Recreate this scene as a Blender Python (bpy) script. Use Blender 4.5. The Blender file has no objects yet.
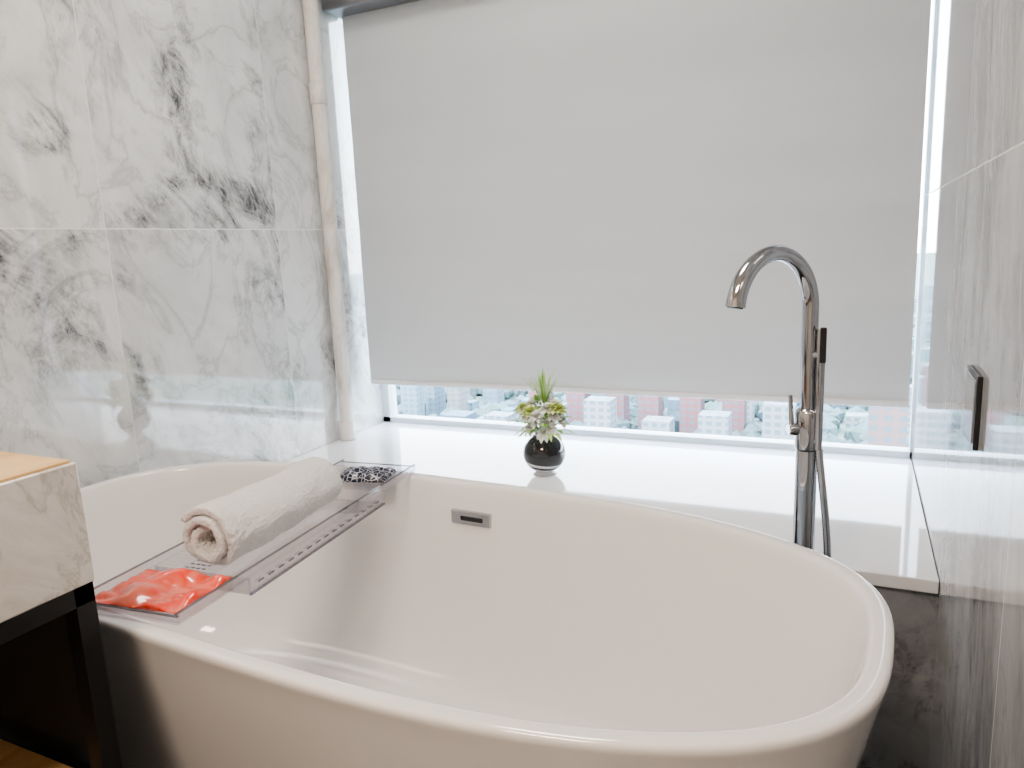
import bpy, bmesh, math, random
import numpy as np
from mathutils import Vector, Matrix, noise as mn
random.seed(7)
sc=bpy.context.scene
COL=bpy.context.collection
sc.view_settings.look='AgX - Medium High Contrast'

# ---------------------------------------------------------------- helpers
def empty(name, loc=(0,0,0)):
    e=bpy.data.objects.new(name,None); COL.objects.link(e); e.location=loc; e.empty_display_size=.05
    return e
def obj_from_bm(bm,name,mat,parent=None,smooth=True,loc=None):
    me=bpy.data.meshes.new(name); bmesh.ops.recalc_face_normals(bm,faces=bm.faces[:]) 
    bm.to_mesh(me); bm.free()
    o=bpy.data.objects.new(name,me); COL.objects.link(o)
    if mat: me.materials.append(mat)
    if smooth:
        for p in me.polygons: p.use_smooth=True
    if parent:
        o.parent=parent; o.matrix_parent_inverse=Matrix.Translation(-Vector(parent.location))
    return o
def bm_box(bm,x0,x1,y0,y1,z0,z1):
    vs=[bm.verts.new((x,y,z)) for x in (x0,x1) for y in (y0,y1) for z in (z0,z1)]
    return [bm.faces.new([vs[i] for i in f]) for f in ((0,1,3,2),(4,6,7,5),(0,4,5,1),(2,3,7,6),(0,2,6,4),(1,5,7,3))]
def box(name,b,mat,parent=None,bevel=0):
    bm=bmesh.new(); bm_box(bm,*b)
    o=obj_from_bm(bm,name,mat,parent,smooth=False)
    if bevel:
        m=o.modifiers.new('b','BEVEL'); m.width=bevel; m.segments=3; m.limit_method='ANGLE'
        for p in o.data.polygons: p.use_smooth=True
        w=o.modifiers.new('w','WEIGHTED_NORMAL')
    return o
def rot_mesh(o,c,ang):
    o.data.transform(Matrix.Translation((c[0],c[1],0))@Matrix.Rotation(ang,4,'Z')@Matrix.Translation((-c[0],-c[1],0)))
def tube_bm(bm,pts,rad,seg=20,caps=True):
    pts=[Vector(p) for p in pts]; n=len(pts)
    if not hasattr(rad,'__len__'): rad=[rad]*n
    t=[(pts[min(i+1,n-1)]-pts[max(i-1,0)]).normalized() for i in range(n)]
    up=Vector((1,0,0)) if abs(t[0].x)<.9 else Vector((0,1,0))
    nn=(up-t[0]*up.dot(t[0])).normalized(); rings=[]
    for i in range(n):
        nn=(nn-t[i]*nn.dot(t[i])).normalized(); b=t[i].cross(nn)
        rings.append([bm.verts.new(pts[i]+(nn*math.cos(a)+b*math.sin(a))*rad[i]) for a in [2*math.pi*k/seg for k in range(seg)]])
    for i in range(n-1):
        for k in range(seg):
            bm.faces.new((rings[i][k],rings[i][(k+1)%seg],rings[i+1][(k+1)%seg],rings[i+1][k]))
    if caps: bm.faces.new(rings[0][::-1]); bm.faces.new(rings[-1])
def tube(name,pts,rad,mat,parent=None,seg=24):
    bm=bmesh.new(); tube_bm(bm,pts,rad,seg)
    o=obj_from_bm(bm,name,mat,parent)
    m=o.modifiers.new('e','EDGE_SPLIT'); m.split_angle=math.radians(50)
    return o
def lathe(name,c,prof,mat,parent=None,seg=48):
    bm=bmesh.new(); rings=[]
    for r,z in prof:
        rings.append([bm.verts.new((c[0]+max(r,1e-4)*math.cos(2*math.pi*k/seg),c[1]+max(r,1e-4)*math.sin(2*math.pi*k/seg),c[2]+z)) for k in range(seg)])
    for i in range(len(rings)-1):
        for k in range(seg): bm.faces.new((rings[i][k],rings[i][(k+1)%seg],rings[i+1][(k+1)%seg],rings[i+1][k]))
    bm.faces.new(rings[0][::-1]); bm.faces.new(rings[-1])
    return obj_from_bm(bm,name,mat,parent)

# ---------------------------------------------------------------- materials
class N:
    def __init__(s,name):
        s.m=bpy.data.materials.new(name); s.m.use_nodes=True; s.t=s.m.node_tree; s.t.nodes.clear()
        s.out=s.n('ShaderNodeOutputMaterial')
    def n(s,ty,**k):
        x=s.t.nodes.new(ty)
        for a,v in k.items(): setattr(x,a,v)
        return x
    def l(s,a,b): s.t.links.new(a,b)
    def set(s,inp,v):
        if isinstance(v,bpy.types.NodeSocket): s.l(v,inp)
        else: inp.default_value=v
    def math(s,op,a,b=0,c=None):
        x=s.n('ShaderNodeMath',operation=op); s.set(x.inputs[0],a); s.set(x.inputs[1],b)
        if c is not None: s.set(x.inputs[2],c)
        return x.outputs[0]
    def ramp(s,f,stops,interp='LINEAR'):
        x=s.n('ShaderNodeValToRGB'); x.color_ramp.interpolation=interp; e=x.color_ramp.elements
        while len(e)<len(stops): e.new(.5)
        for i,(p,c) in enumerate(stops):
            e[i].position=p; e[i].color=(c,c,c,1) if not hasattr(c,'__len__') else (*c,1)
        s.l(f,x.inputs[0]); return x.outputs[0]
    def mix(s,f,a,b,bt='MIX'):
        x=s.n('ShaderNodeMix',data_type='RGBA',blend_type=bt); s.set(x.inputs[0],f); s.set(x.inputs[6],a); s.set(x.inputs[7],b); return x.outputs[2]
    def noise(s,v,scale,detail=4,rough=.5,dist=0):
        x=s.n('ShaderNodeTexNoise'); s.l(v,x.inputs['Vector']); x.inputs['Scale'].default_value=scale
        x.inputs['Detail'].default_value=detail; x.inputs['Roughness'].default_value=rough; x.inputs['Distortion'].default_value=dist
        return x.outputs['Fac']
    def coord(s,w='Object'): return s.n('ShaderNodeTexCoord').outputs[w]
    def mapping(s,v,loc=(0,0,0),rot=(0,0,0),sc=(1,1,1)):
        x=s.n('ShaderNodeMapping'); s.l(v,x.inputs[0]); x.inputs[1].default_value=loc; x.inputs[2].default_value=rot; x.inputs[3].default_value=sc; return x.outputs[0]
    def pbr(s,color,rough=.5,metal=0,bump=None,bstr=.2,bdist=.01,**k):
        p=s.n('ShaderNodeBsdfPrincipled'); s.set(p.inputs['Base Color'],color if not isinstance(color,tuple) else (*color[:3],1))
        s.set(p.inputs['Roughness'],rough); p.inputs['Metallic'].default_value=metal
        for a,v in k.items(): p.inputs[a.replace('_',' ')].default_value=v
        if bump is not None:
            b=s.n('ShaderNodeBump'); b.inputs['Strength'].default_value=bstr; b.inputs['Distance'].default_value=bdist
            s.l(bump,b.inputs['Height']); s.l(b.outputs[0],p.inputs['Normal'])
        s.l(p.outputs[0],s.out.inputs[0]); return p
def simple(name,c,rough=.5,metal=0,**k):
    a=N(name); co=a.coord(); f=a.noise(co,9,3)
    col=a.mix(a.ramp(f,[(.3,0),(.7,1)]),(*[x*.96 for x in c],1),(*[min(1,x*1.03) for x in c],1))
    a.pbr(col,rough,metal,**k); return a.m

def marble(name,axis,h0,tw,z0,th,base,grey,dark,amount,rot,rough=.04,stretch=(1,1,1),grout=.55,fscale=1.0,streak=(1,1,5),vein_amt=.6,ior=1.5,pm=1.0,soft_amt=.6,edge=.14):
    a=N(name); co=a.coord(); sp=a.n('ShaderNodeSeparateXYZ'); a.l(co,sp.inputs[0])
    h=sp.outputs[axis]; z=sp.outputs['Z']
    u=a.math('DIVIDE',a.math('SUBTRACT',h,h0),tw); v=a.math('DIVIDE',a.math('SUBTRACT',z,z0),th)
    iu=a.math('FLOOR',u); iv=a.math('FLOOR',v)
    cb=a.n('ShaderNodeCombineXYZ'); a.l(iu,cb.inputs[0]); a.l(iv,cb.inputs[1])
    wn=a.n('ShaderNodeTexWhiteNoise',noise_dimensions='3D'); a.l(cb.outputs[0],wn.inputs['Vector'])
    sc_=a.n('ShaderNodeVectorMath',operation='SCALE'); a.l(wn.outputs['Color'],sc_.inputs[0]); sc_.inputs['Scale'].default_value=9
    ad=a.n('ShaderNodeVectorMath',operation='ADD'); a.l(co,ad.inputs[0]); a.l(sc_.outputs[0],ad.inputs[1])
    P=a.mapping(ad.outputs[0],rot=rot,sc=stretch)
    big=a.noise(P,2.2*fscale,6,.62,1.2)
    S=a.mapping(P,sc=streak)
    st=a.noise(S,5*fscale,12,.76,1.6)
    fine=a.noise(S,30*fscale,8,.75,.8)
    vn=a.noise(P,3.0*fscale,10,.62,1.8); ridge=a.math('ABSOLUTE',a.math('SUBTRACT',vn,.5))
    vein=a.ramp(ridge,[(0,1),(.008,.6),(.03,.12),(.07,0)])
    mask=a.ramp(big,[(amount,0),(amount+edge,1)])
    sm=a.ramp(st,[(.42,0),(.50,.45),(.60,1)])
    fm=a.ramp(fine,[(.38,.45),(.56,1)])
    patch=a.math('MULTIPLY',a.math('MULTIPLY',a.math('MULTIPLY',mask,sm),fm),pm)
    soft=a.math('MULTIPLY',a.ramp(a.noise(S,2.2*fscale,10,.7,1),[(.40,0),(.66,1)]),soft_amt)
    c=a.mix(soft,(*base,1),(*grey,1))
    c=a.mix(a.math('MULTIPLY',vein,vein_amt),c,(*[x*.7 for x in grey],1))
    c=a.mix(patch,c,(*dark,1))
    fu=a.math('ABSOLUTE',a.math('SUBTRACT',a.math('FRACT',a.math('ADD',u,.5)),.5)); fv=a.math('ABSOLUTE',a.math('SUBTRACT',a.math('FRACT',a.math('ADD',v,.5)),.5))
    g=a.math('MAXIMUM',a.math('LESS_THAN',fu,.0009/tw),a.math('LESS_THAN',fv,.0014/th))
    c=a.mix(g,c,(grout,grout,grout,1))
    rr=a.math('ADD',a.math('MULTIPLY',g,.5),rough)
    a.pbr(c,rr,0,IOR=ior)
    return a.m

M_left=marble('marble_tile_light','Y',1.25,.6,1.18,1.2,(.76,.78,.78),(.44,.46,.47),(.05,.055,.065),.490,(.75,.2,.1),streak=(1,1,2.2),stretch=(1,1,.8),grout=.75,ior=1.95,vein_amt=.5,soft_amt=.5,pm=1.0,edge=.10,fscale=.88)
M_right=marble('marble_tile_streaked','Y',.92,.6,1.18,1.2,(.54,.545,.55),(.29,.29,.30),(.06,.06,.065),.43,(.25,0,0),streak=(1,1.8,.6),stretch=(1,1,.7),grout=.7,ior=1.6,vein_amt=.3,soft_amt=.8,pm=.8)
M_dark=marble('marble_tile_dark','X',-.13,.6,1.18,1.2,(.36,.375,.40),(.17,.18,.19),(.05,.053,.06),.5,(.1,.8,0),streak=(1,1,1.5),grout=.4,vein_amt=.6,pm=.7)
M_van=marble('vanity_marble','Y',-5,20,-5,20,(.82,.80,.77),(.52,.48,.43),(.20,.18,.16),.55,(.7,.2,.3),fscale=1.8,streak=(1,1,3),vein_amt=.5,pm=.5)
M_floor=marble('floor_tile','X',0,.6,-5,50,(.14,.14,.145),(.07,.07,.075),(.03,.03,.032),.45,(0,0,.5),rough=.2,grout=.1)

a=N('plaster_white'); a.pbr(a.mix(a.noise(a.coord(),3,4),(.78,.76,.73,1),(.82,.80,.77,1)),.85); M_plaster=a.m
a=N('tub_acrylic'); a.pbr(a.mix(a.noise(a.coord(),2,2),(.79,.78,.772,1),(.805,.795,.787,1)),.11,Coat_Weight=.5,Coat_Roughness=.04); M_tub=a.m
a=N('quartz_white'); co=a.coord(); sp=a.n('ShaderNodeSeparateXYZ'); a.l(co,sp.inputs[0])
j=a.math('LESS_THAN',a.math('ABSOLUTE',a.math('ADD',sp.outputs['X'],.97)),.0012)
c=a.mix(a.ramp(a.noise(co,2.4,7,.6,1),[(.45,0),(.75,.35)]),(.84,.85,.87,1),(.74,.76,.79,1)); a.pbr(a.mix(j,c,(.5,.5,.5,1)),.06,IOR=1.55); M_sill=a.m
M_chrome=simple('chrome',(.50,.51,.53),.06,1.0)
M_blackpl=simple('black_plastic',(.02,.02,.022),.3)
M_blackmet=simple('black_metal',(.012,.012,.014),.35,.3)
M_frame=simple('window_frame_paint',(.66,.72,.76),.4)
M_shade=simple('shade_sheet',(.03,.032,.036),.25)
a=N('wood_and_warm_reflection'); co=a.mapping(a.coord(),sc=(12,1.2,12)); a.pbr(a.ramp(a.noise(co,3,8,.6,.6),[(.3,(.66,.40,.16)),(.7,(.86,.60,.30))]),.3); M_wood_refl=a.m
a=N('pvc_pipe'); co=a.coord(); st=a.ramp(a.noise(a.mapping(co,sc=(1,1,.35)),16,8,.7,.5),[(.48,0),(.66,1)])
a.pbr(a.mix(a.math('MULTIPLY',st,.6),(.78,.76,.72,1),(.36,.31,.26,1)),.4); M_pvc=a.m
a=N('blind_fabric'); co=a.coord(); wv=a.noise(a.mapping(co,sc=(1,1,1)),420,2)
var=a.ramp(a.noise(a.mapping(co,sc=(.35,1,2.6)),1.8,4),[(.3,.90),(.7,1.0)])
c=a.mix(1,(.565,.57,.565,1),var,'MULTIPLY')
d=a.n('ShaderNodeBsdfDiffuse'); t=a.n('ShaderNodeBsdfTranslucent'); a.l(c,d.inputs[0]); a.l(c,t.inputs[0])
b=a.n('ShaderNodeBump'); b.inputs['Strength'].default_value=.12; b.inputs['Distance'].default_value=.001
a.l(wv,b.inputs['Height']); a.l(b.outputs[0],d.inputs['Normal'])
mx=a.n('ShaderNodeMixShader'); mx.inputs[0].default_value=.045; a.l(d.outputs[0],mx.inputs[1]); a.l(t.outputs[0],mx.inputs[2]); a.l(mx.outputs[0],a.out.inputs[0]); M_blind=a.m
def clear(name,tint,refl,rough=.03):
    a=N(name); t=a.n('ShaderNodeBsdfTransparent'); t.inputs[0].default_value=(*tint,1)
    g=a.n('ShaderNodeBsdfGlossy'); g.inputs['Roughness'].default_value=rough; g.inputs[0].default_value=(.95,.95,.97,1)
    lw=a.n('ShaderNodeLayerWeight'); lw.inputs[0].default_value=.25
    f=a.math('ADD',a.math('MULTIPLY',lw.outputs['Fresnel'],.35),refl)
    nz=a.math('MULTIPLY',a.noise(a.coord(),5,2),.01)
    mx=a.n('ShaderNodeMixShader'); a.l(a.math('ADD',f,nz),mx.inputs[0]); a.l(t.outputs[0],mx.inputs[1]); a.l(g.outputs[0],mx.inputs[2]); a.l(mx.outputs[0],a.out.inputs[0]); return a.m
M_glass=clear('window_glass',(.98,.99,.99),.0)
M_acr=clear('clear_acrylic',(.93,.925,.94),.03)
M_acr2=clear('clear_acrylic_edge',(.55,.54,.58),.10)

# ---------------------------------------------------------------- camera
Mr=np.array([[.9060,.4208,-.0447],[-.0372,.1846,.9821],[-.4216,.8881,-.1829]])
cam=bpy.data.cameras.new('camera'); co_=bpy.data.objects.new('camera',cam); COL.objects.link(co_)
R=Matrix(((Mr[0][0],Mr[1][0],-Mr[2][0]),(Mr[0][1],Mr[1][1],-Mr[2][1]),(Mr[0][2],Mr[1][2],-Mr[2][2])))
q=R.to_quaternion(); q.normalize()
co_.matrix_world=Matrix.Translation((0,0,1.09))@q.to_matrix().to_4x4()
cam.sensor_width=36; cam.lens=732.6/1024*36; cam.clip_start=.02; cam.clip_end=5000
sc.camera=co_

# ---------------------------------------------------------------- room
XL,XR,YB,ZS,YS,ZC=-1.68,.163,2.34,.435,1.50,2.5
WT=2.02
box('wall_left',(XL-.12,XL,-1.6,YB+.1,-.02,ZC),M_left)
box('wall_right',(XR,XR+.12,.55,YB+.1,-.02,ZC),M_right)
box('wall_entry',(XR+.12,1.3,.55,.67,-.02,ZC),M_plaster)
box('wall_side',(1.3,1.42,-1.6,.67,-.02,ZC),M_plaster)
box('wall_back',(XL-.12,1.42,-1.72,-1.6,-.02,ZC),M_plaster)
box('floor',(XL-.12,1.42,-1.72,YB+.1,-.12,0),M_floor)
box('ceiling',(XL-.12,1.42,-1.72,YB+.1,ZC,ZC+.1),M_plaster)
box('wall_window_base',(XL,XR,YS+.012,YB+.1,0,ZS-.028),M_dark)
box('window_sill',(XL+.001,XR-.001,YS,YB+.10,ZS-.028,ZS),M_sill,bevel=.003)
box('wall_window_header',(XL,XR,YB-.06,YB+.1,WT,ZC),M_left)
w=empty('window_1',(-.75,YB+.04,1.3))
fb=[(XL,XL+.032,YB,YB+.05,ZS,WT),(XR-.006,XR,YB,YB+.05,ZS,WT),(XL,XR,YB,YB+.05,ZS,ZS+.020),(XL,XR,YB,YB+.05,WT-.04,WT)]
bm=bmesh.new()
for b_ in fb: bm_box(bm,*b_)
obj_from_bm(bm,'frame',M_frame,w,smooth=False)
box('pane',(XL+.03,XR-.005,YB+.022,YB+.026,ZS+.015,WT-.02),M_glass,w)

# roller blind
bl=empty('roller_blind',(-.75,2.24,1.9))
bm=bmesh.new(); nx,nz=60,60; g=[]
x0,x1,z0,z1=-1.650,.142,.622,1.99
for i in range(nx+1):
    r=[]
    for k in range(nz+1):
        x=x0+(x1-x0)*i/nx; z=z0+(z1-z0)*k/nz
        y=2.24+.004*mn.noise(Vector((x*1.5,z*1.2,3)))+.0025*math.sin(x*5+z*1.3)*(1-k/nz)+.0022*mn.noise(Vector((x*.6,z*9,7)))
        r.append(bm.verts.new((x,y,z)))
    g.append(r)
for i in range(nx):
    for k in range(nz): bm.faces.new((g[i][k],g[i+1][k],g[i+1][k+1],g[i][k+1]))
obj_from_bm(bm,'fabric',M_blind,bl)
box('bottom_bar',(x0,x1,2.232,2.248,.608,.626),simple('blind_bar',(.72,.72,.72),.35),bl,bevel=.004)
box('cassette',(XL+.008,XR-.005,2.155,2.275,1.90,2.02),simple('cassette_metal',(.26,.27,.29),.3,.6),bl,bevel=.01)

# pvc pipe
pp=empty('drain_pipe',(-1.648,2.07,ZS))
tube('shaft',[(-1.646,2.07,ZS),(-1.646,2.07,1.2),(-1.646,2.07,ZC)],.025,M_pvc,pp)
for z in (.47,1.62,2.2):
    lathe('coupling',(-1.646,2.07,z),[(.026,-.035),(.0285,-.033),(.0285,.033),(.026,.035)],M_pvc,pp)

# ---------------------------------------------------------------- bathtub
TC=(-.788,1.006); TA=-math.radians(3.5); EXP=2.8
tb=empty('bathtub',(TC[0],TC[1],0))
def ring(bm,a_,b_,z,n=128,e=EXP):
    vs=[]
    for k in range(n):
        t=2*math.pi*k/n; c,s=math.cos(t),math.sin(t)
        ex=2/e
        vs.append(bm.verts.new((TC[0]+a_*math.copysign(abs(c)**ex,c),TC[1]+b_*math.copysign(abs(s)**ex,s),z)))
    return vs
prof=[(.66,.235,0),(.70,.265,.003),(.712,.275,.02),(.745,.300,.14),(.785,.332,.30),(.822,.361,.45),(.842,.377,.545),(.848,.382,.566),(.850,.384,.574),(.848,.382,.580),(.843,.377,.583),
(.828,.362,.583),(.822,.356,.580),(.818,.352,.572),(.810,.344,.545),(.790,.328,.46),(.760,.305,.34),(.722,.276,.235),(.685,.250,.18),(.63,.215,.150),(.54,.17,.139),(.36,.11,.134),(.12,.035,.131)]
bm=bmesh.new(); rs=[ring(bm,*p) for p in prof]
for i in range(len(rs)-1):
    for k in range(128): bm.faces.new((rs[i][k],rs[i][(k+1)%128],rs[i+1][(k+1)%128],rs[i+1][k]))
bm.faces.new(rs[0][::-1]); bm.faces.new(rs[-1])
o=obj_from_bm(bm,'shell',M_tub,tb); m=o.modifiers.new('s','SUBSURF'); m.levels=1; m.render_levels=2
def inner_y(x,z):
    zz=[.34,.46,.545,.572]; A=[.760,.790,.810,.818]; B=[.305,.328,.344,.352]
    a_=np.interp(z,zz,A); b_=np.interp(z,zz,B)
    return float(TC[1]+b_*(1-min(.999,abs((x-TC[0])/a_))**EXP)**(1/EXP))
ox,oz=TC[0]+.018,.509; oy=inner_y(ox,oz)
box('overflow_plate',(ox-.050,ox+.050,oy-.008,oy+.004,oz-.0155,oz+.0155),M_chrome,tb,bevel=.003)
box('overflow_slot',(ox-.024,ox+.032,oy-.0095,oy-.006,oz-.005,oz+.005),M_blackpl,tb,bevel=.001)
lathe('drain_cap',(TC[0],TC[1],.131),[(.034,0),(.034,.004),(.03,.007),(.001,.008)],M_chrome,tb)
tb.rotation_euler=(0,0,TA)

# ---------------------------------------------------------------- faucet
fx,fy=-.074,1.425
fa=empty('floor_standing_tub_faucet',(fx,fy,0))
dx,dy=-.108,-.168; L_=math.hypot(dx,dy); dx/=L_; dy/=L_
Rr=.1
tube('lower_column',[(fx,fy,.0),(fx,fy,.40),(fx,fy,.70)],.0195,M_chrome,fa)
lathe('base_flange',(fx,fy,0),[(.05,0),(.05,.008),(.045,.013),(.02,.015)],M_chrome,fa)
arc=[(fx,fy,.69),(fx,fy,.80),(fx,fy,.90)]; rad=[.0145]*3
for k in range(0,41):
    t=math.pi*k/40*.95
    s_=Rr*(1-math.cos(t)); arc.append((fx+dx*s_,fy+dy*s_,.960+Rr*math.sin(t))); rad.append(.0145+.0022*max(0,(k-28)/12))
tube('gooseneck_spout',arc,rad,M_chrome,fa)
e1=Vector(arc[-1]); e0=Vector(arc[-3]); dr=(e1-e0).normalized()
tube('spout_aerator',[e1-dr*.004,e1+dr*.002],[.013,.013],M_blackpl,fa)
lathe('mixer_body',(fx,fy,.735),[(.0195,-.04),(.0215,-.036),(.0215,.03),(.0190,.036),(.0145,.04)],M_chrome,fa)
tube('lever_hub',[(fx,fy,.735),(fx-.026,fy-.012,.735),(fx-.032,fy-.015,.735)],[.012,.012,.010],M_chrome,fa)
tube('lever_arm',[(fx-.026,fy-.012,.735),(fx-.028,fy-.013,.77),(fx-.030,fy-.014,.80)],[.005,.0045,.004],M_chrome,fa)
hx,hy=fx+.020,fy-.012
tube('shower_bracket',[(fx,fy,.875),(hx,hy,.875)],.008,M_chrome,fa)
tube('shower_bracket_low',[(fx,fy,.715),(hx,hy,.715)],.008,M_chrome,fa)
tube('hand_shower',[(hx,hy,.70),(hx,hy,.72),(hx,hy,.80),(hx,hy,.915),(hx,hy,.922)],[.0065,.0075,.0075,.008,.007],M_chrome,fa)
box('hand_shower_face',(hx-.002,hx+.009,hy-.010,hy-.003,.862,.926),M_blackpl,fa,bevel=.002)
hh=[]
for k in range(160):
    t=k/159
    hh.append((hx+.022*math.sin(t*math.pi)**1.2+.002,hy-.006*math.sin(t*3),.70-.50*t))
tube('shower_hose',hh,[.0062+.0012*(k%2) for k in range(len(hh))],M_chrome,fa,seg=14)

# ---------------------------------------------------------------- vase with flowers
vx,vy=-.81,1.905
va=empty('flower_vase',(vx,vy,ZS))
R0=.062
pr=[(.028,0),(.036,.002)]
for k in range(4,30):
    t=-math.pi/2+math.pi*k/32
    pr.append((R0*math.cos(t),.060+.058*math.sin(t)+.002))
pr+=[(.024,.119),(.028,.126),(.026,.127),(.022,.119)]
a=N('vase_glaze'); co=a.coord(); sp=a.n('ShaderNodeSeparateXYZ'); a.l(co,sp.inputs[0])
zz=a.math('SUBTRACT',a.math('ADD',sp.outputs['Z'],a.math('MULTIPLY',sp.outputs['X'],.12)),ZS-.097)
band=a.ramp(a.math('DIVIDE',zz,.12),[(0,1),(.16,1),(.19,0),(.24,0),(.26,1),(.31,1),(.33,0)])
a.pbr(a.mix(band,(.012,.012,.015,1),(.70,.71,.74,1)),.04,0,IOR=1.7); M_vase=a.m
lathe('vase_body',(vx,vy,ZS),pr,M_vase,va)
M_leaf=simple('leaf_green',(.22,.46,.10),.5); M_leaf2=simple('leaf_light',(.52,.74,.26),.5); M_pet=simple('petal_white',(.95,.96,.92),.6); M_pet2=simple('petal_yellow_green',(.74,.84,.38),.6)
def leafshape(bm,base,dirv,length,width,curl=.3,cup=0):
    d=Vector(dirv).normalized(); s=d.cross(Vector((0,0,1)))
    if s.length<.05: s=Vector((1,0,0))
    s.normalize(); up=s.cross(d); prev=None; n=6
    for i in range(n+1):
        t=i/n; c=Vector(base)+d*length*t-Vector((0,0,1))*curl*length*t*t
        wd=width*math.sin(math.pi*min(1,t*.92+.08))**.8+1e-4
        row=[bm.verts.new(c-s*wd/2+up*cup*wd),bm.verts.new(c),bm.verts.new(c+s*wd/2+up*cup*wd)]
        if prev:
            for k in range(2): bm.faces.new((prev[k],prev[k+1],row[k+1],row[k]))
        prev=row
top=Vector((vx,vy,ZS+.12))
bmL=bmesh.new(); bmL2=bmesh.new(); bmP=bmesh.new(); bmP2=bmesh.new(); bmS=bmesh.new()
heads=[]
for i in range(24):
    th=random.uniform(0,2*math.pi); el=random.uniform(.0,1.0)
    rr=.075*math.cos(el*.9)*random.uniform(.6,1.05)
    heads.append((top+Vector((math.cos(th)*rr,math.sin(th)*rr,.02+.085*el+random.uniform(-.01,.01))), 1 if el>.5 and random.random()<.45 else 0))
ex=[(.02,-.05,.015,0),(-.02,-.045,.025,0),(.045,-.03,.06,0),(.005,-.055,.05,0),(-.05,-.03,.08,1),(-.02,-.05,.075,1),(.03,-.045,.085,0),(.0,-.02,-.0,0),(.055,.0,.04,0),(.06,-.02,.08,1)]
for (h,kind) in heads+[(top+Vector(e[:3]),e[3]) for e in ex]:
    tube_bm(bmS,[top-Vector((0,0,.03)),(top+h)/2,h],.0012,6)
    out=(h-top).normalized()
    q_=Vector((0,0,1)).rotation_difference(out)
    B=bmP if kind==0 else bmP2
    for ly,(np_,ln,el) in enumerate([(8,.026,.2),(7,.022,.65),(6,.017,1.05)]):
        for k in range(np_):
            t=2*math.pi*(k+.5*ly)/np_+random.uniform(-.2,.2)
            v=Vector((math.cos(t)*math.cos(el),math.sin(t)*math.cos(el),math.sin(el))); v.rotate(q_)
            leafshape(B,h,v,ln*random.uniform(.85,1.15),.017,.15,.25)
for i in range(90):
    th=random.uniform(0,2*math.pi); el=random.uniform(-.1,1.3)
    v=Vector((math.cos(th)*math.cos(el),math.sin(th)*math.cos(el),math.sin(el)))
    st=top+v*random.uniform(.03,.075)+Vector((0,0,.02))
    leafshape(bmL if i%3==0 else bmL2,st,v,random.uniform(.025,.05),random.uniform(.008,.014),.35,.1)
for i in range(60):
    th=random.uniform(0,2*math.pi); el=random.uniform(.9,1.5)
    v=Vector((math.cos(th)*math.cos(el),math.sin(th)*math.cos(el),math.sin(el)))
    leafshape(bmL2 if i%3 else bmL,top+Vector((.005,0,.085)),v,random.uniform(.08,.14),.0030,.12,0)
for B,n_,m_ in ((bmL,'leaves_dark',M_leaf),(bmL2,'leaves_light',M_leaf2),(bmP,'white_blossoms',M_pet),(bmP2,'green_blossoms',M_pet2),(bmS,'stems',M_leaf)):
    obj_from_bm(B,n_,m_,va)

# ---------------------------------------------------------------- caddy
CC=(-.985,1.018); CA=math.radians(5.3)
cx0,cx1,cy0,cy1=CC[0]-.098,CC[0]+.098,CC[1]-.368,CC[1]+.368
ym0,ym1=cy0+.15,cy1-.15
zr=.5845; zf=.558
cd=empty('bath_caddy',(CC[0],CC[1],zr))
bm=bmesh.new()
bm_box(bm,cx0,cx1,cy0,ym0,zr,zr+.003); bm_box(bm,cx0,cx1,ym1,cy1,zr,zr+.003)
bm_box(bm,cx0+.004,cx1-.004,ym0,ym1,zf,zf+.003)
obj_from_bm(bm,'tray_plate',M_acr,cd,smooth=False)
bm=bmesh.new()
for xs in (cx0,cx1-.003):
    bm_box(bm,xs,xs+.003,cy0,cy1,zr+.003,zr+.016); bm_box(bm,xs,xs+.003,ym0,ym1,zf,zr+.003)
for ys in (cy0,cy1-.003): bm_box(bm,cx0,cx1,ys,ys+.003,zr+.003,zr+.012)
for ys in (ym0,ym1-.003): bm_box(bm,cx0,cx1,ys,ys+.003,zf,zr)
obj_from_bm(bm,'tray_walls',M_acr,cd,smooth=False)
bm=bmesh.new()
for xs in (cx0-.001,cx1-.004):
    bm_box(bm,xs,xs+.004,cy0-.001,cy1+.001,zr+.016,zr+.018)
bm_box(bm,cx1-.003,cx1+.001,ym0,ym1,zf-.001,zf+.002)
for ys in (cy0-.001,cy1-.004): bm_box(bm,cx0,cx1,ys,ys+.004,zr+.012,zr+.014)
for j_ in range(4):
    for k in range(30):
        y=ym0+.012+k*.014; x=cx0+.010+j_*.012; bm_box(bm,x,x+.008,y,y+.0035,zf+.003,zf+.0034)
for k in range(15):
    y=ym0+.02+k*.027; bm_box(bm,cx1-.0005,cx1+.0008,y,y+.014,zf+.013,zf+.016)
obj_from_bm(bm,'tray_rims',M_acr2,cd,smooth=False)
cd.rotation_euler=(0,0,CA)

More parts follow.
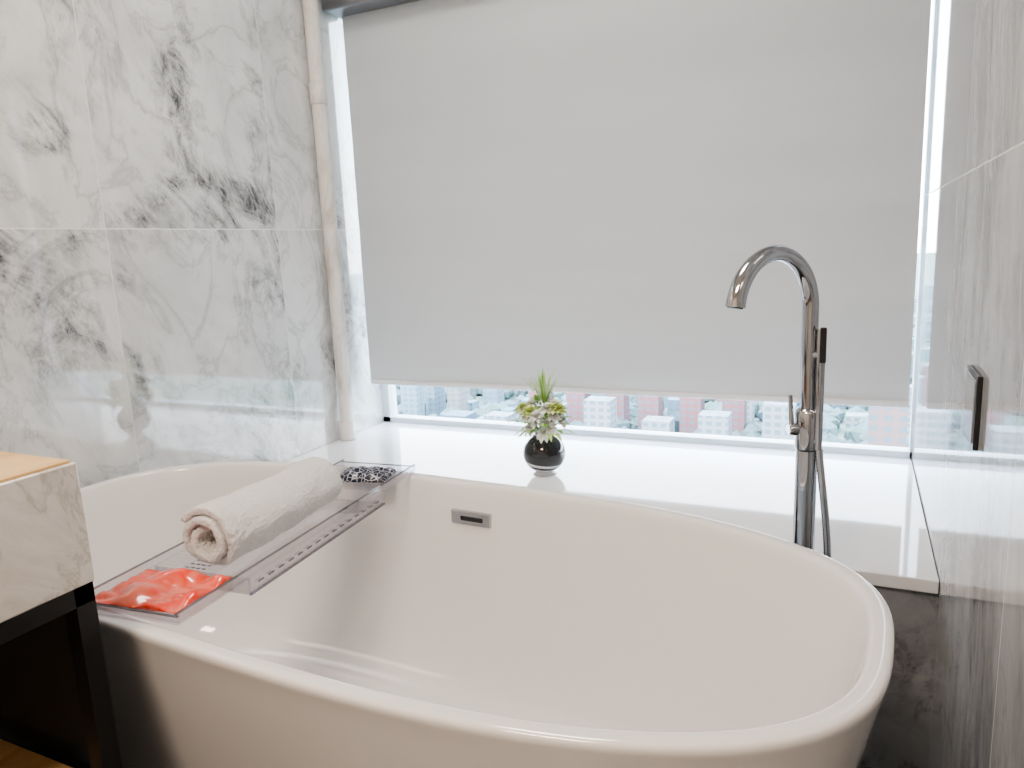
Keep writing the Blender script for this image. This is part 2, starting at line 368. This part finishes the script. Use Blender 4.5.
# rolled towel (spiral)
a=N('terry_cloth'); co=a.coord(); nb=a.noise(co,240,4,.7); nb2=a.noise(co,38,3)
a.pbr(a.mix(nb2,(.92,.91,.895,1),(.97,.965,.955,1)),.95,bump=a.math('ADD',nb,a.math('MULTIPLY',nb2,1.0)),bstr=1,bdist=.006,Sheen_Weight=.4); M_tow=a.m
tcx,tcz=CC[0]-.012,zf+.005+.062
tw=empty('rolled_towel',(tcx,1.0,tcz))
bm=bmesh.new(); turns=2.6; NT=110; NY=40; g=[]
ya,yb=.832,1.175
for i in range(NT+1):
    t=i/NT; ang=t*turns*2*math.pi-1.2; r=.012+.043*t**.9
    row=[]
    for k in range(NY+1):
        s_=k/NY
        tele=(1-t)*.018*math.cos(ang*.5)
        y=ya+(yb-ya)*s_+(tele if s_<.5 else -tele*.7)+.010*mn.noise(Vector((ang*.5,s_*2,1)))
        rr=r*(1+.10*mn.noise(Vector((math.cos(ang)*1.3,math.sin(ang)*1.3,s_*5)))+.03*mn.noise(Vector((math.cos(ang)*4,math.sin(ang)*4,s_*16))))*(1-.10*s_)
        sq=1.0-.07*max(0,-math.sin(ang))
        row.append(bm.verts.new((tcx+rr*math.cos(ang)*1.08+.006*math.sin(s_*4),y,tcz+rr*math.sin(ang)*sq*.97-.003*s_)))
    g.append(row)
for i in range(NT):
    for k in range(NY): bm.faces.new((g[i][k],g[i+1][k],g[i+1][k+1],g[i][k+1]))
o=obj_from_bm(bm,'towel_roll',M_tow,tw)
rot_mesh(o,CC,CA)
m=o.modifiers.new('so','SOLIDIFY'); m.thickness=.0140; m.offset=0
m=o.modifiers.new('su','SUBSURF'); m.levels=1; m.render_levels=2
tx=bpy.data.textures.new('terry','CLOUDS'); tx.noise_scale=.006; tx.noise_depth=2
m=o.modifiers.new('d','DISPLACE'); m.texture=tx; m.strength=.005; m.mid_level=.5

def packet(name,c,sx,sy,h,rot,mat,amp=.006,nn=36,seed=0,zbase=0,freq=2.5):
    bm=bmesh.new(); tops=[];bots=[]
    for i in range(nn+1):
        tr=[];br=[]
        for k in range(nn+1):
            u,v=i/nn*2-1,k/nn*2-1
            prof_=(max(0,1-abs(u)**3.0)*max(0,1-abs(v)**3.0))**.6
            w_=amp*(abs(mn.noise(Vector((u*freq*.6+seed,v*freq*.6,seed))))*2.2-.4+.25*mn.noise(Vector((u*freq*2+seed,v*freq*2,2))))
            z=h*prof_+w_*min(1,prof_*1.2+.45)
            wob=1+.05*mn.noise(Vector((u*2,v*2,seed+5)))
            x,y=u*sx/2*wob,v*sy/2*wob
            X=c[0]+x*math.cos(rot)-y*math.sin(rot); Y=c[1]+x*math.sin(rot)+y*math.cos(rot)
            tr.append(bm.verts.new((X,Y,zbase+max(.0012,z+.002)))); br.append(bm.verts.new((X,Y,zbase)))
        tops.append(tr); bots.append(br)
    for i in range(nn):
        for k in range(nn):
            bm.faces.new((tops[i][k],tops[i+1][k],tops[i+1][k+1],tops[i][k+1])); bm.faces.new((bots[i][k],bots[i][k+1],bots[i+1][k+1],bots[i+1][k]))
    for i in range(nn):
        bm.faces.new((tops[i][0],bots[i][0],bots[i+1][0],tops[i+1][0])); bm.faces.new((tops[i][nn],tops[i+1][nn],bots[i+1][nn],bots[i][nn]))
        bm.faces.new((tops[0][i],tops[0][i+1],bots[0][i+1],bots[0][i])); bm.faces.new((tops[nn][i],bots[nn][i],bots[nn][i+1],tops[nn][i+1]))
    return obj_from_bm(bm,name,mat)
a=N('red_plastic_film'); co=a.coord(); f=a.ramp(a.noise(co,16,3,.5,1.5),[(.42,0),(.6,1)])
d=a.pbr(a.mix(f,(1.0,.085,.045,1),(1.0,.24,.16,1)),.18,Transmission_Weight=.2,Coat_Weight=.7); M_or=a.m
packet('orange_packet',(-.965,.725),.168,.118,.004,.12,M_or,.011,seed=3.3,zbase=zr+.005,freq=2.2)
a=N('printed_packet'); co=a.coord(); v=a.n('ShaderNodeTexVoronoi',feature='DISTANCE_TO_EDGE'); a.l(a.mapping(co,rot=(0,0,.5)),v.inputs['Vector']); v.inputs['Scale'].default_value=75
f=a.ramp(v.outputs['Distance'],[(.03,1),(.06,0)])
a.pbr(a.mix(f,(.02,.024,.045,1),(.50,.52,.58,1)),.2); M_pk=a.m
packet('toiletry_packet',(-1.005,1.312),.12,.085,.016,.25,M_pk,.006,seed=9,zbase=zr+.005)

# ---------------------------------------------------------------- vanity
vn=empty('vanity_counter',(-1.28,.2,.77))
vt,vb,vxr,vyf=.85,.69,-.880,.57
box('counter_block',(XL+.002,vxr,-.75,vyf,vb,vt),M_van,vn,bevel=.003)
box('counter_warm_reflection',(XL+.004,vxr-.004,-.74,vyf-.006,vt,vt+.004),M_wood_refl,vn,bevel=.001)  # wood-coloured sheet added in place of warm lamp reflection on the marble top
bm=bmesh.new(); s_=.026
bm_box(bm,vxr-.03,vxr-.03+s_,vyf-s_-.002,vyf-.002,0,vb); bm_box(bm,vxr-.03,vxr-.03+s_,-.74,-.74+s_,0,vb)
bm_box(bm,vxr-.03,vxr-.03+s_,-.74,vyf-.002,vb-s_,vb)
bm_box(bm,XL+.01,XL+.01+s_,vyf-s_-.002,vyf-.002,0,vb); bm_box(bm,XL+.01,vxr-.03,vyf-s_-.002,vyf-.002,vb-s_,vb)
bm_box(bm,vxr-.03,vxr-.03+s_,-.74,vyf-.002,.37,.39)
obj_from_bm(bm,'metal_frame',M_blackmet,vn,smooth=False)
box('under_counter_shade',(XL+.01,vxr-.03,vyf-.012,vyf-.004,.0,vb-.01),M_shade,vn)  # dark sheet added to stand for the shade under the counter
box('lower_shelf',(XL+.02,vxr-.05,-.72,vyf-.03,.39,.42),M_wood_refl,vn,bevel=.002)

# ---------------------------------------------------------------- switch plate
sw=empty('wall_switch',(XR,1.22,.83))
box('switch_frame',(XR-.007,XR,1.172,1.275,.780,.886),M_blackpl,sw,bevel=.0015)
box('switch_rocker',(XR-.009,XR-.005,1.180,1.267,.788,.878),simple('switch_glass',(.25,.27,.29),.1),sw,bevel=.001)

# ---------------------------------------------------------------- city outside
G0=-125
a=N('city_facade'); co=a.coord(); sp=a.n('ShaderNodeSeparateXYZ'); a.l(co,sp.inputs[0])
vc=a.n('ShaderNodeVertexColor'); vc.layer_name='Col'
fz=a.math('FRACT',a.math('DIVIDE',sp.outputs['Z'],4.2)); fx_=a.math('FRACT',a.math('DIVIDE',a.math('ADD',sp.outputs['X'],sp.outputs['Y']),5.1))
win=a.math('MULTIPLY',a.math('GREATER_THAN',fz,.45),a.math('GREATER_THAN',fx_,.4))
ge=a.n('ShaderNodeNewGeometry'); sn=a.n('ShaderNodeSeparateXYZ'); a.l(ge.outputs['Normal'],sn.inputs[0])
side=a.math('LESS_THAN',a.math('ABSOLUTE',sn.outputs['Z']),.05)
roof=a.ramp(a.noise(co,.16,4,.7),[(.42,0),(.5,1)])
c=a.mix(a.math('MULTIPLY',a.math('MULTIPLY',win,side),.75),vc.outputs[0],(.08,.19,.27,1))
c=a.mix(a.math('MULTIPLY',a.math('MULTIPLY',a.math('SUBTRACT',1,side),roof),.6),c,(.14,.28,.32,1))
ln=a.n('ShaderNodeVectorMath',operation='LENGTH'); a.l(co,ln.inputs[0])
painted_haze=a.math('SUBTRACT',1,a.math('EXPONENT',a.math('MULTIPLY',ln.outputs['Value'],-1/1900)))
c=a.mix(painted_haze,c,(.66,.82,.90,1))  # aerial haze painted into the colour, paler with distance
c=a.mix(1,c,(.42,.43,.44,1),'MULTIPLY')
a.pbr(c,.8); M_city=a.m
bm=bmesh.new(); cl=bm.loops.layers.color.new('Col')
pal=[(.55,.66,.72),(.76,.80,.80),(.42,.56,.66),(.70,.50,.46),(.36,.60,.66),(.68,.64,.58),(.30,.46,.60),(.50,.68,.68),(.78,.80,.80),(.20,.38,.50)]
def paint(fs,c):
    for f in fs:
        for l in f.loops: l[cl]=(*c,1)
def bld(x,y,wx,wy,h,c):
    paint(bm_box(bm,x,x+wx,y,y+wy,G0,G0+h),c)
tmp=bmesh.new(); bmesh.ops.create_icosphere(tmp,subdivisions=1,radius=1); tmp.verts.ensure_lookup_table()
icv=[v.co.copy() for v in tmp.verts]; icf=[[v.index for v in f.verts] for f in tmp.faces]; tmp.free()
def tree(x,y,s_,c):
    vs=[bm.verts.new((x+v.x*s_*random.uniform(.8,1.15),y+v.y*s_,G0+s_*.8+v.z*s_)) for v in icv]
    paint([bm.faces.new([vs[i] for i in f]) for f in icf],c)
for iy in range(52):
    y=170+iy*25
    for ix in range(-62,30):
        x=ix*23+random.uniform(-4,4)
        if not(-1.05*y-60<x<.3*y+60): continue
        slab=(380<y<480 and -225<x<0)
        if random.random()<.42 or slab:
            c=(.05,.24,.08) if random.random()<.6 else (.12,.36,.15)
            for q_ in range(4): tree(x+random.uniform(0,16),y+random.uniform(0,16),random.uniform(4,9),c)
            continue
        h=random.choice([8,10,12,16,20,24,34])*random.uniform(.8,1.2)
        if y>500 and random.random()<.08: h=random.uniform(60,120)
        bld(x,y,random.uniform(8,18),random.uniform(9,17),h,random.choice(pal))
for k in range(7): bld(-197+k*25,440+(k%3)*5,13,13,36+8*(k%4)+.37*k,(.66,.22,.18))
for k in range(6): bld(-208+k*33,395+(k%2)*6,16,13,24+6*(k%3)+.41*k,(.72,.73,.74))
bld(28,330,18,16,130,(.66,.72,.75)); bld(64,427,22,20,150,(.60,.54,.53)); bld(6,302,13,13,70,(.62,.45,.42))
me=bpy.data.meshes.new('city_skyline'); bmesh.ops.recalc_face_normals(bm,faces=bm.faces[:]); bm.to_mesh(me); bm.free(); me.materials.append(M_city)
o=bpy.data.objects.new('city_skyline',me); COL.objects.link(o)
a=N('city_ground'); co=a.coord(); a.pbr(a.ramp(a.noise(co,.03,6,.6),[(.4,(.17,.20,.21)),(.6,(.08,.16,.11))]),.9)
box('ground_outside',(-3000,3000,20,4500,G0-1,G0),a.m)

# ---------------------------------------------------------------- lights
wd=bpy.data.worlds.new('world'); sc.world=wd; wd.use_nodes=True; nt=wd.node_tree; nt.nodes.clear()
tc=nt.nodes.new('ShaderNodeTexCoord'); sx=nt.nodes.new('ShaderNodeSeparateXYZ'); nt.links.new(tc.outputs['Generated'],sx.inputs[0])
rp=nt.nodes.new('ShaderNodeValToRGB'); nt.links.new(sx.outputs['Z'],rp.inputs[0])
rp.color_ramp.elements[0].position=0; rp.color_ramp.elements[0].color=(.92,.96,1,1); rp.color_ramp.elements[1].position=.6; rp.color_ramp.elements[1].color=(.66,.80,1,1)
bg=nt.nodes.new('ShaderNodeBackground'); bg.inputs[1].default_value=13.5; wo=nt.nodes.new('ShaderNodeOutputWorld')
nt.links.new(rp.outputs[0],bg.inputs[0]); nt.links.new(bg.outputs[0],wo.inputs[0])
def lamp(kind,name,loc,rot,energy,color,**k):
    l=bpy.data.lights.new(name,kind); l.energy=energy; l.color=color
    for a_,v in k.items(): setattr(l,a_,v)
    o=bpy.data.objects.new(name,l); COL.objects.link(o); o.location=loc; o.rotation_euler=rot; return o
lamp('SUN','sun',(0,-20,60),(math.radians(38),0,math.radians(-25)),10,(1,.97,.92),angle=.01)
M_em=N('lamp_diffuser'); e=M_em.n('ShaderNodeEmission'); e.inputs[0].default_value=(1,.9,.78,1); e.inputs[1].default_value=3; M_em.l(e.outputs[0],M_em.out.inputs[0])
for i,(x,y,en,c,sz) in enumerate([(-.75,1.2,15,(1,.965,.93),.5),(-.5,-.5,38,(1,.79,.62),.6)]):
    cp=empty('ceiling_light' if i==0 else 'ceiling_light.001',(x,y,ZC))
    box('diffuser',(x-sz/2,x+sz/2,y-sz/2,y+sz/2,ZC-.02,ZC-.001),M_em.m,cp)
    l=lamp('AREA','lamp_glow',(x,y,ZC-.03),(0,0,0),en,c,size=sz); l.parent=cp; l.matrix_parent_inverse=Matrix.Translation((-x,-y,-ZC))
